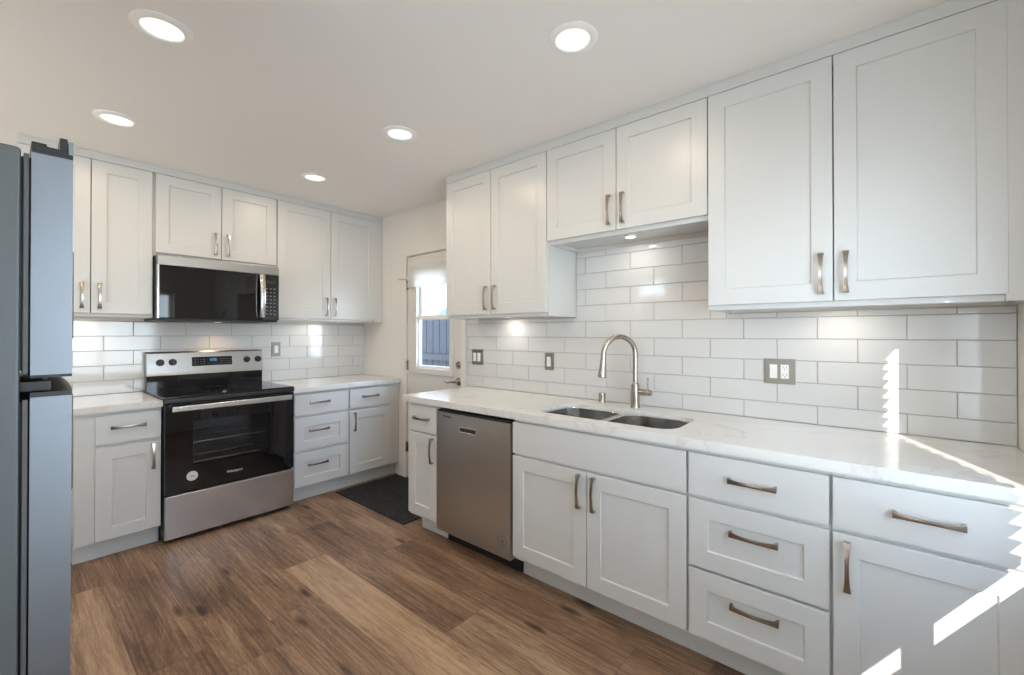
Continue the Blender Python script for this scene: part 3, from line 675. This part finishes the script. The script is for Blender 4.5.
for i, (dx_, segs) in enumerate(((-.019, 'bc'), (-.007, 'abged'), (.008, 'abcdef'), (.020, 'abcdef'))):
    G = {'a': (-.0035, .0035, .0065, .0080), 'd': (-.0035, .0035, -.0080, -.0065), 'g': (-.0035, .0035, -.0008, .0008), 'b': (.003, .0045, .0005, .0075), 'c': (.003, .0045, -.0075, -.0005), 'f': (-.0045, -.003, .0005, .0075), 'e': (-.0045, -.003, -.0075, -.0005)}
    for s in segs: x0, x1, z0, z1 = G[s]; box(bm, dx_+x0, dx_+x1, -.0036, -.0030, .010+z0, .010+z1)
obj('clock_digits', bm, M['blueled'], dsp)
def many(name, bm, m, parent, spots):
    o = obj(name, bm, m, parent, spots[0])
    for p in spots[1:]:
        c = o.copy(); COL.objects.link(c); c.parent = parent; c.location = p
many('button', B(-.005, .005, -.0036, -.0030, -.0018, .0018), M['keys'], dsp, [(x0+i*.0195, 0, -.020+j*.017) for x0 in (-.113, .056) for i in range(4) for j in range(3)])
# oven door
YF = -.668
bm = bmesh.new(); WX0, WX1, WZa, WZb = .142, .598, .468, .748
for a in ((.002, WX0, YF, YF+.04, .308, .870), (WX1, RW-.002, YF, YF+.04, .308, .870), (WX0, WX1, YF, YF+.04, .308, WZa), (WX0, WX1, YF, YF+.04, WZb, .870)): box(bm, *a)
bmesh.ops.remove_doubles(bm, verts=bm.verts[:], dist=1e-5)
od = obj('oven_door', bm, M['black'], rg, smooth=False)
obj('window_glass', B(WX0-.002, WX1+.002, YF+.001, YF+.006, WZa-.002, WZb+.002), M['ovenglass'], od)
bm = bmesh.new(); box(bm, .028, RW-.030, YF-.046, YF-.028, .822, .858, .006, 0, 3)
for x in (.045, RW-.047): box(bm, x-.012, x+.012, YF-.030, YF+.002, .828, .852, .002)
obj('handle', bm, M['steelh'], od)
text_mesh('maker_lettering', 'Whirlpool', .022, M['logo'], od, (.376, YF-.0006, .378), (PI/2, 0, 0))
bm = bmesh.new(); lathe(bm, [(.030, -.0006), (.030, 0)], axis='y', n=32); stk = obj('round_sticker', bm, M['sticker'], od, (.139, YF-.0002, .400))
bm = bmesh.new(); lathe(bm, [(.0225, -.0012), (.0225, -.0005), (.020, -.0005), (.020, -.0012), (.0225, -.0012)], axis='y', n=32)
box(bm, -.012, .012, -.0012, -.0005, .001, .006); box(bm, -.009, .013, -.0012, -.0005, -.008, -.003); obj('sticker_print', bm, M['ink'], stk)
bm = bmesh.new(); box(bm, .002, RW-.002, YF, YF+.035, .030, .298, .004, 0, 3); obj('storage_drawer', bm, M['steel'], rg)
obj('kick_plate', B(.01, RW-.01, -.61, -.59, .004, .03), M['blackp'], rg)

# ================================================================== microwave
mw = thing('microwave_oven', 'black and stainless over-the-range microwave mounted above the range', 'microwave', (.006, -1.725, 1.398), PI/2)
MW, MH = .749, .433
bm = bmesh.new(); box(bm, 0, MW, -.372, 0, .012, MH, .002); obj('body', bm, M['blackp'], mw)
bm = bmesh.new(); box(bm, .0, MW, -.385, -.003, 0, .014, .003)
for i in range(2): box(bm, .10+i*.36, .30+i*.36, -.26, -.10, -.003, .001, .001)
obj('base_plate', bm, M['dark'], mw)
bm = bmesh.new(); box(bm, 0, MW, -.414, -.37, .368, MH, .004); obj('vent_panel', bm, M['panelsteel'], mw)
bm = bmesh.new(); box(bm, .002, .632, -.414, -.370, .016, .366, .004); md = obj('door', bm, M['black'], mw)
obj('door_edge', boxes((.0, .010, -.4155, -.37, .014, .368, .001)), M['steel'], md)
bm = bmesh.new(); box(bm, .634, MW, -.414, -.370, .016, .366, .004); mc = obj('control_panel', bm, M['black'], mw)
obj('clock_window', B(.656, .722, -.4152, -.4135, .300, .322, .0003), M['dark'], mc)
many('key', B(-.0065, .0065, -.4148, -.4138, -.004, .004), M['keys'], mc, [(.6615+i*.027, 0, .062+j*.028) for i in range(3) for j in range(8)])
bm = bmesh.new(); rings = []
for i in range(15):
    u = -1+2*i/14; z = .200+u*.165; d = .030+.020*(1-u*u); 
    rings.append([bm.verts.new(p) for p in ((.600, -.414-d, z), (.610, -.414-d-.006, z), (.625, -.414-d-.006, z), (.636, -.414-d, z), (.632, -.414-d+.010, z), (.604, -.414-d+.010, z))])
for a, b in zip(rings, rings[1:]):
    for q in range(6): bm.faces.new((a[q], a[(q+1) % 6], b[(q+1) % 6], b[q]))
bm.faces.new(rings[0]); bm.faces.new(rings[-1][::-1])
for z in (.045, .355): box(bm, .606, .630, -.440, -.412, z-.010, z+.010, .002)
obj('handle', bm, M['steelh'], md)
lens = obj('cooktop_lamp', B(.405, .445, -.11, -.08, -.002, -.0005), M['lamp'], mw)
ml = bpy.data.lights.new('cooktop_lamp_light', 'SPOT'); ml.energy = 1.5; ml.spot_size = 2.2; ml.spot_blend = .8; ml.color = (1, .62, .36); ml.shadow_soft_size = .02
mo = bpy.data.objects.new('cooktop_lamp_light', ml); COL.objects.link(mo); mo.parent = mw; mo.location = (.425, -.13, -.012)

# ================================================================== dishwasher
dw = thing('dishwasher', 'stainless steel dishwasher under the counter, left of the sink base', 'dishwasher', (1.944, 0, 0))
DW = .611
obj('tub', B(.004, DW-.004, -.590, -.02, .105, .850, .002), M['dark'], dw)
bm = bmesh.new(); HX0, HX1, HZ0, HZ1 = .212, .346, .731, .758
YP = -.646
for a in ((.003, HX0, YP, -.592, .102, .828), (HX1, DW-.006, YP, -.592, .102, .828), (HX0, HX1, YP, -.592, .102, HZ0), (HX0, HX1, YP, -.592, HZ1, .828)): box(bm, *a)
bmesh.ops.remove_doubles(bm, verts=bm.verts[:], dist=1e-5)
inner = [f for f in bm.faces if all(abs(v.co.x-HX0) < 1e-4 for v in f.verts) or all(abs(v.co.x-HX1) < 1e-4 for v in f.verts)]
dp = obj('door_panel', bm, M['dwsteel'], dw, smooth=False)
obj('panel_band', boxes((.072, HX0-.002, YP-.0008, YP+.001, .702, .768, .0004), (HX1+.002, .520, YP-.0008, YP+.001, .702, .768, .0004), (HX0-.002, HX1+.002, YP-.0008, YP+.001, .702, HZ0-.003, .0004)), M['dwsteel'], dp)
bm = bmesh.new()
for a in ((HX0-.004, HX0+.002, YP-.002, YP+.03, HZ0-.004, HZ1+.004), (HX1-.002, HX1+.004, YP-.002, YP+.03, HZ0-.004, HZ1+.004), (HX0, HX1, YP-.002, YP+.03, HZ0-.004, HZ0+.003), (HX0, HX1, YP-.002, YP+.03, HZ1-.003, HZ1+.004)): box(bm, *a, .001)
ph = obj('pocket_handle', bm, M['steelh'], dp); obj('pocket_back', B(HX0, HX1, YP+.026, YP+.03, HZ0, HZ1), M['blackp'], ph)
obj('control_edge', B(.006, DW-.008, -.640, -.594, .8285, .842, .003), M['blackp'], dw)
text_mesh('maker_lettering', 'Whirlpool', .019, M['darkink'], dp, (.099, YP-.0006, .806), (PI/2, 0, 0))
bm = bmesh.new(); lathe(bm, [(.032, -.0008), (.032, 0), (.029, 0), (.029, -.0008), (.032, -.0008)], axis='y', n=32); box(bm, -.012, .012, -.0008, 0, .006, .011); box(bm, -.014, .010, -.0008, 0, -.006, -.001); box(bm, -.008, .014, -.0008, 0, -.016, -.012)
obj('round_sticker', bm, M['keys'], dp, (.548, YP-.0002, .188))
obj('toe_panel', B(.004, DW-.004, -.555, -.54, .004, .1, .001), M['blackp'], dw)

# ================================================================== refrigerator (against the partition, facing the sink wall)
rf = thing('refrigerator', 'top-freezer refrigerator with grey side and stainless doors at the left edge', 'refrigerator', (2.72, -3.10, 0), PI)
FWd = .735; FD = .741       # local x runs towards world -x, front faces local -y (world +y)
obj('body', B(0, FWd, -FD, -.02, .03, 1.690, .006), M['fridgeside'], rf)
for x in (.06, FWd-.06):
    for y in (-.68, -.10):
        bm = bmesh.new(); lathe(bm, [(.02, .0005), (.02, .03)], (x, y, 0), n=14); obj('foot', bm, M['blackp'], rf)
obj('kick_grille', B(.01, FWd-.01, -FD-.012, -FD, .035, .095, .003), M['dark'], rf)
def fdoor(name, z0, z1):
    y0 = -FD-.014; bm = bmesh.new(); N = 16; prof = []
    for i in range(N+1):
        u = i/N; x = u*FWd; prof.append((x, y0-.060-.012*(1-(2*u-1)**2)))
    pts = [(0, y0)]+prof+[(FWd, y0)]
    a = [bm.verts.new((x, y, z0)) for x, y in pts]; b = [bm.verts.new((x, y, z1)) for x, y in pts]; n = len(pts)
    for q in range(n): bm.faces.new((a[q], a[(q+1) % n], b[(q+1) % n], b[q]))
    bm.faces.new(a); bm.faces.new(b[::-1])
    d = obj(name, bm, M['fridge'], rf)
    gk = obj('gasket', B(.004, FWd-.004, -FD-.0112, -FD-.0035, z0+.004, z1-.004, .001), M['gasket'], d); obj('seal', B(.012, FWd-.012, -FD-.0145, -FD, z0+.01, z1-.01), M['blackp'], gk)
    for nm, za, zb in (('top_cap', z1, z1+.010), ('bottom_cap', z0-.006, z0)):
        bm = bmesh.new(); a = [bm.verts.new((x, y, za)) for x, y in pts]; b = [bm.verts.new((x, y, zb)) for x, y in pts]
        for q in range(n): bm.faces.new((a[q], a[(q+1) % n], b[(q+1) % n], b[q]))
        bm.faces.new(a); bm.faces.new(b[::-1]); obj(nm, bm, M['dark'], d)
    return d
d_a = fdoor('freezer_door', 1.224, 1.684); d_b = fdoor('fridge_door', .105, 1.178)
for d, za, zb in ((d_a, 1.27, 1.60), (d_b, .78, 1.14)):
    bm = bmesh.new(); xh = FWd-.055; y0 = -FD-.078
    tube(bm, [(xh, y0+.004, za), (xh, y0-.030, za+.006), (xh, y0-.040, za+.03), (xh, y0-.040, zb-.03), (xh, y0-.030, zb-.006), (xh, y0+.004, zb)], .010, 12); obj('handle', bm, M['nickel'], d)
bm = bmesh.new(); box(bm, .0, .10, -FD-.060, -FD-.016, 1.6945, 1.702, .002); box(bm, .0, .05, -FD-.066, -FD-.054, 1.694, 1.727, .002); box(bm, .004, .10, -FD-.036, -FD-.014, 1.6945, 1.708, .002); obj('hinge_cover', bm, M['dark'], rf)
bm = bmesh.new(); box(bm, .006, .09, -FD-.044, -FD+.001, 1.190, 1.211, .003); lathe(bm, [(.007, 1.180), (.007, 1.2175)], (.030, -FD-.035, 0), n=14); obj('middle_hinge', bm, M['dark'], rf)
obj('door_lip', B(0, FWd, -FD-.0745, -FD-.067, 1.6942, 1.722, .001), M['fridge'], d_a)

# ================================================================== lamps
def spot_child(parent, name, energy, color, loc, size, kind='AREA', cone=2.6):
    l = bpy.data.lights.new(name, kind); l.energy = energy; l.color = color
    if kind == 'AREA': l.shape = 'DISK'; l.size = size
    else: l.spot_size = cone; l.spot_blend = .7; l.shadow_soft_size = size
    o = bpy.data.objects.new(name, l); COL.objects.link(o); o.parent = parent; o.location = loc
    return o
ring = diff = None
def downlight(x, y, label):
    global ring, diff
    r = thing('ceiling_downlight', label, 'ceiling light', (x, y, CEIL), 0, 'recessed ceiling downlights')
    if ring is None:
        bm = bmesh.new(); lathe(bm, [(.062, -.002), (.066, -.009), (.080, -.008), (.093, -.003), (.094, -.0003), (.062, -.0003), (.062, -.002)], n=48); ring = obj('trim_ring', bm, M['lamptrim'], r)
        bm = bmesh.new(); lathe(bm, [(.0, -.0045), (.050, -.004), (.0635, -.003), (.0635, -.0008)], n=40); diff = obj('diffuser', bm, M['lamp'], r)
    else:
        for p in (ring, diff):
            c = p.copy(); COL.objects.link(c); c.parent = r
    spot_child(r, 'downlight_bulb', DOWN_W, DOWN_C, (0, 0, -.012), .12)
downlight(3.160, -.985, 'recessed ceiling downlight in front of the sink wall cabinets, nearest the sink')
downlight(1.983, -.944, 'recessed ceiling downlight between the sink and the corner, middle of the ceiling')
downlight(.929, -.933, 'recessed ceiling downlight farthest back, by the corner upper cabinet')
downlight(2.024, -2.005, 'recessed ceiling downlight at top left, nearer the camera on the refrigerator side')
downlight(.978, -1.995, 'recessed ceiling downlight close to the upper cabinet beside the refrigerator')
pk = []
def puck(x, y, z, label):
    r = thing('puck_light', label, 'cabinet light', (x, y, z), 0, 'under-cabinet puck lights')
    if not pk:
        bm = bmesh.new(); lathe(bm, [(.026, -.001), (.027, -.010), (.033, -.009), (.035, -.0002), (.026, -.0002), (.026, -.001)], n=32); pk.append(obj('housing', bm, M['white'], r))
        bm = bmesh.new(); lathe(bm, [(0, -.0085), (.020, -.008), (.0265, -.006), (.0265, -.001)], n=28); pk.append(obj('lens', bm, M['puck'], r))
    else:
        for p in pk:
            c = p.copy(); COL.objects.link(c); c.parent = r
    spot_child(r, 'puck_bulb', PUCK_W, PUCK_C, (0, 0, -.014), .03)
puck(3.930, -.150, 1.4340, 'round puck light under the tall cabinet right of the sink')
puck(3.005, -.160, 1.8500, 'round puck light under the short cabinet above the sink')
puck(2.050, -.110, 1.4340, 'round puck light under the cabinet next to the back door')
puck(.150, -.560, 1.4340, 'round puck light under the corner cabinet right of the microwave')
puck(.150, -2.050, 1.4340, 'round puck light under the cabinet left of the microwave')

# ================================================================== door mat
bm = bmesh.new(); box(bm, .612, 1.555, -.613, -.030, .0006, .008, .003)
tag(obj('door_mat', bm, M['mat']), 'black woven rubber door mat on the wood floor before the back door', 'mat')
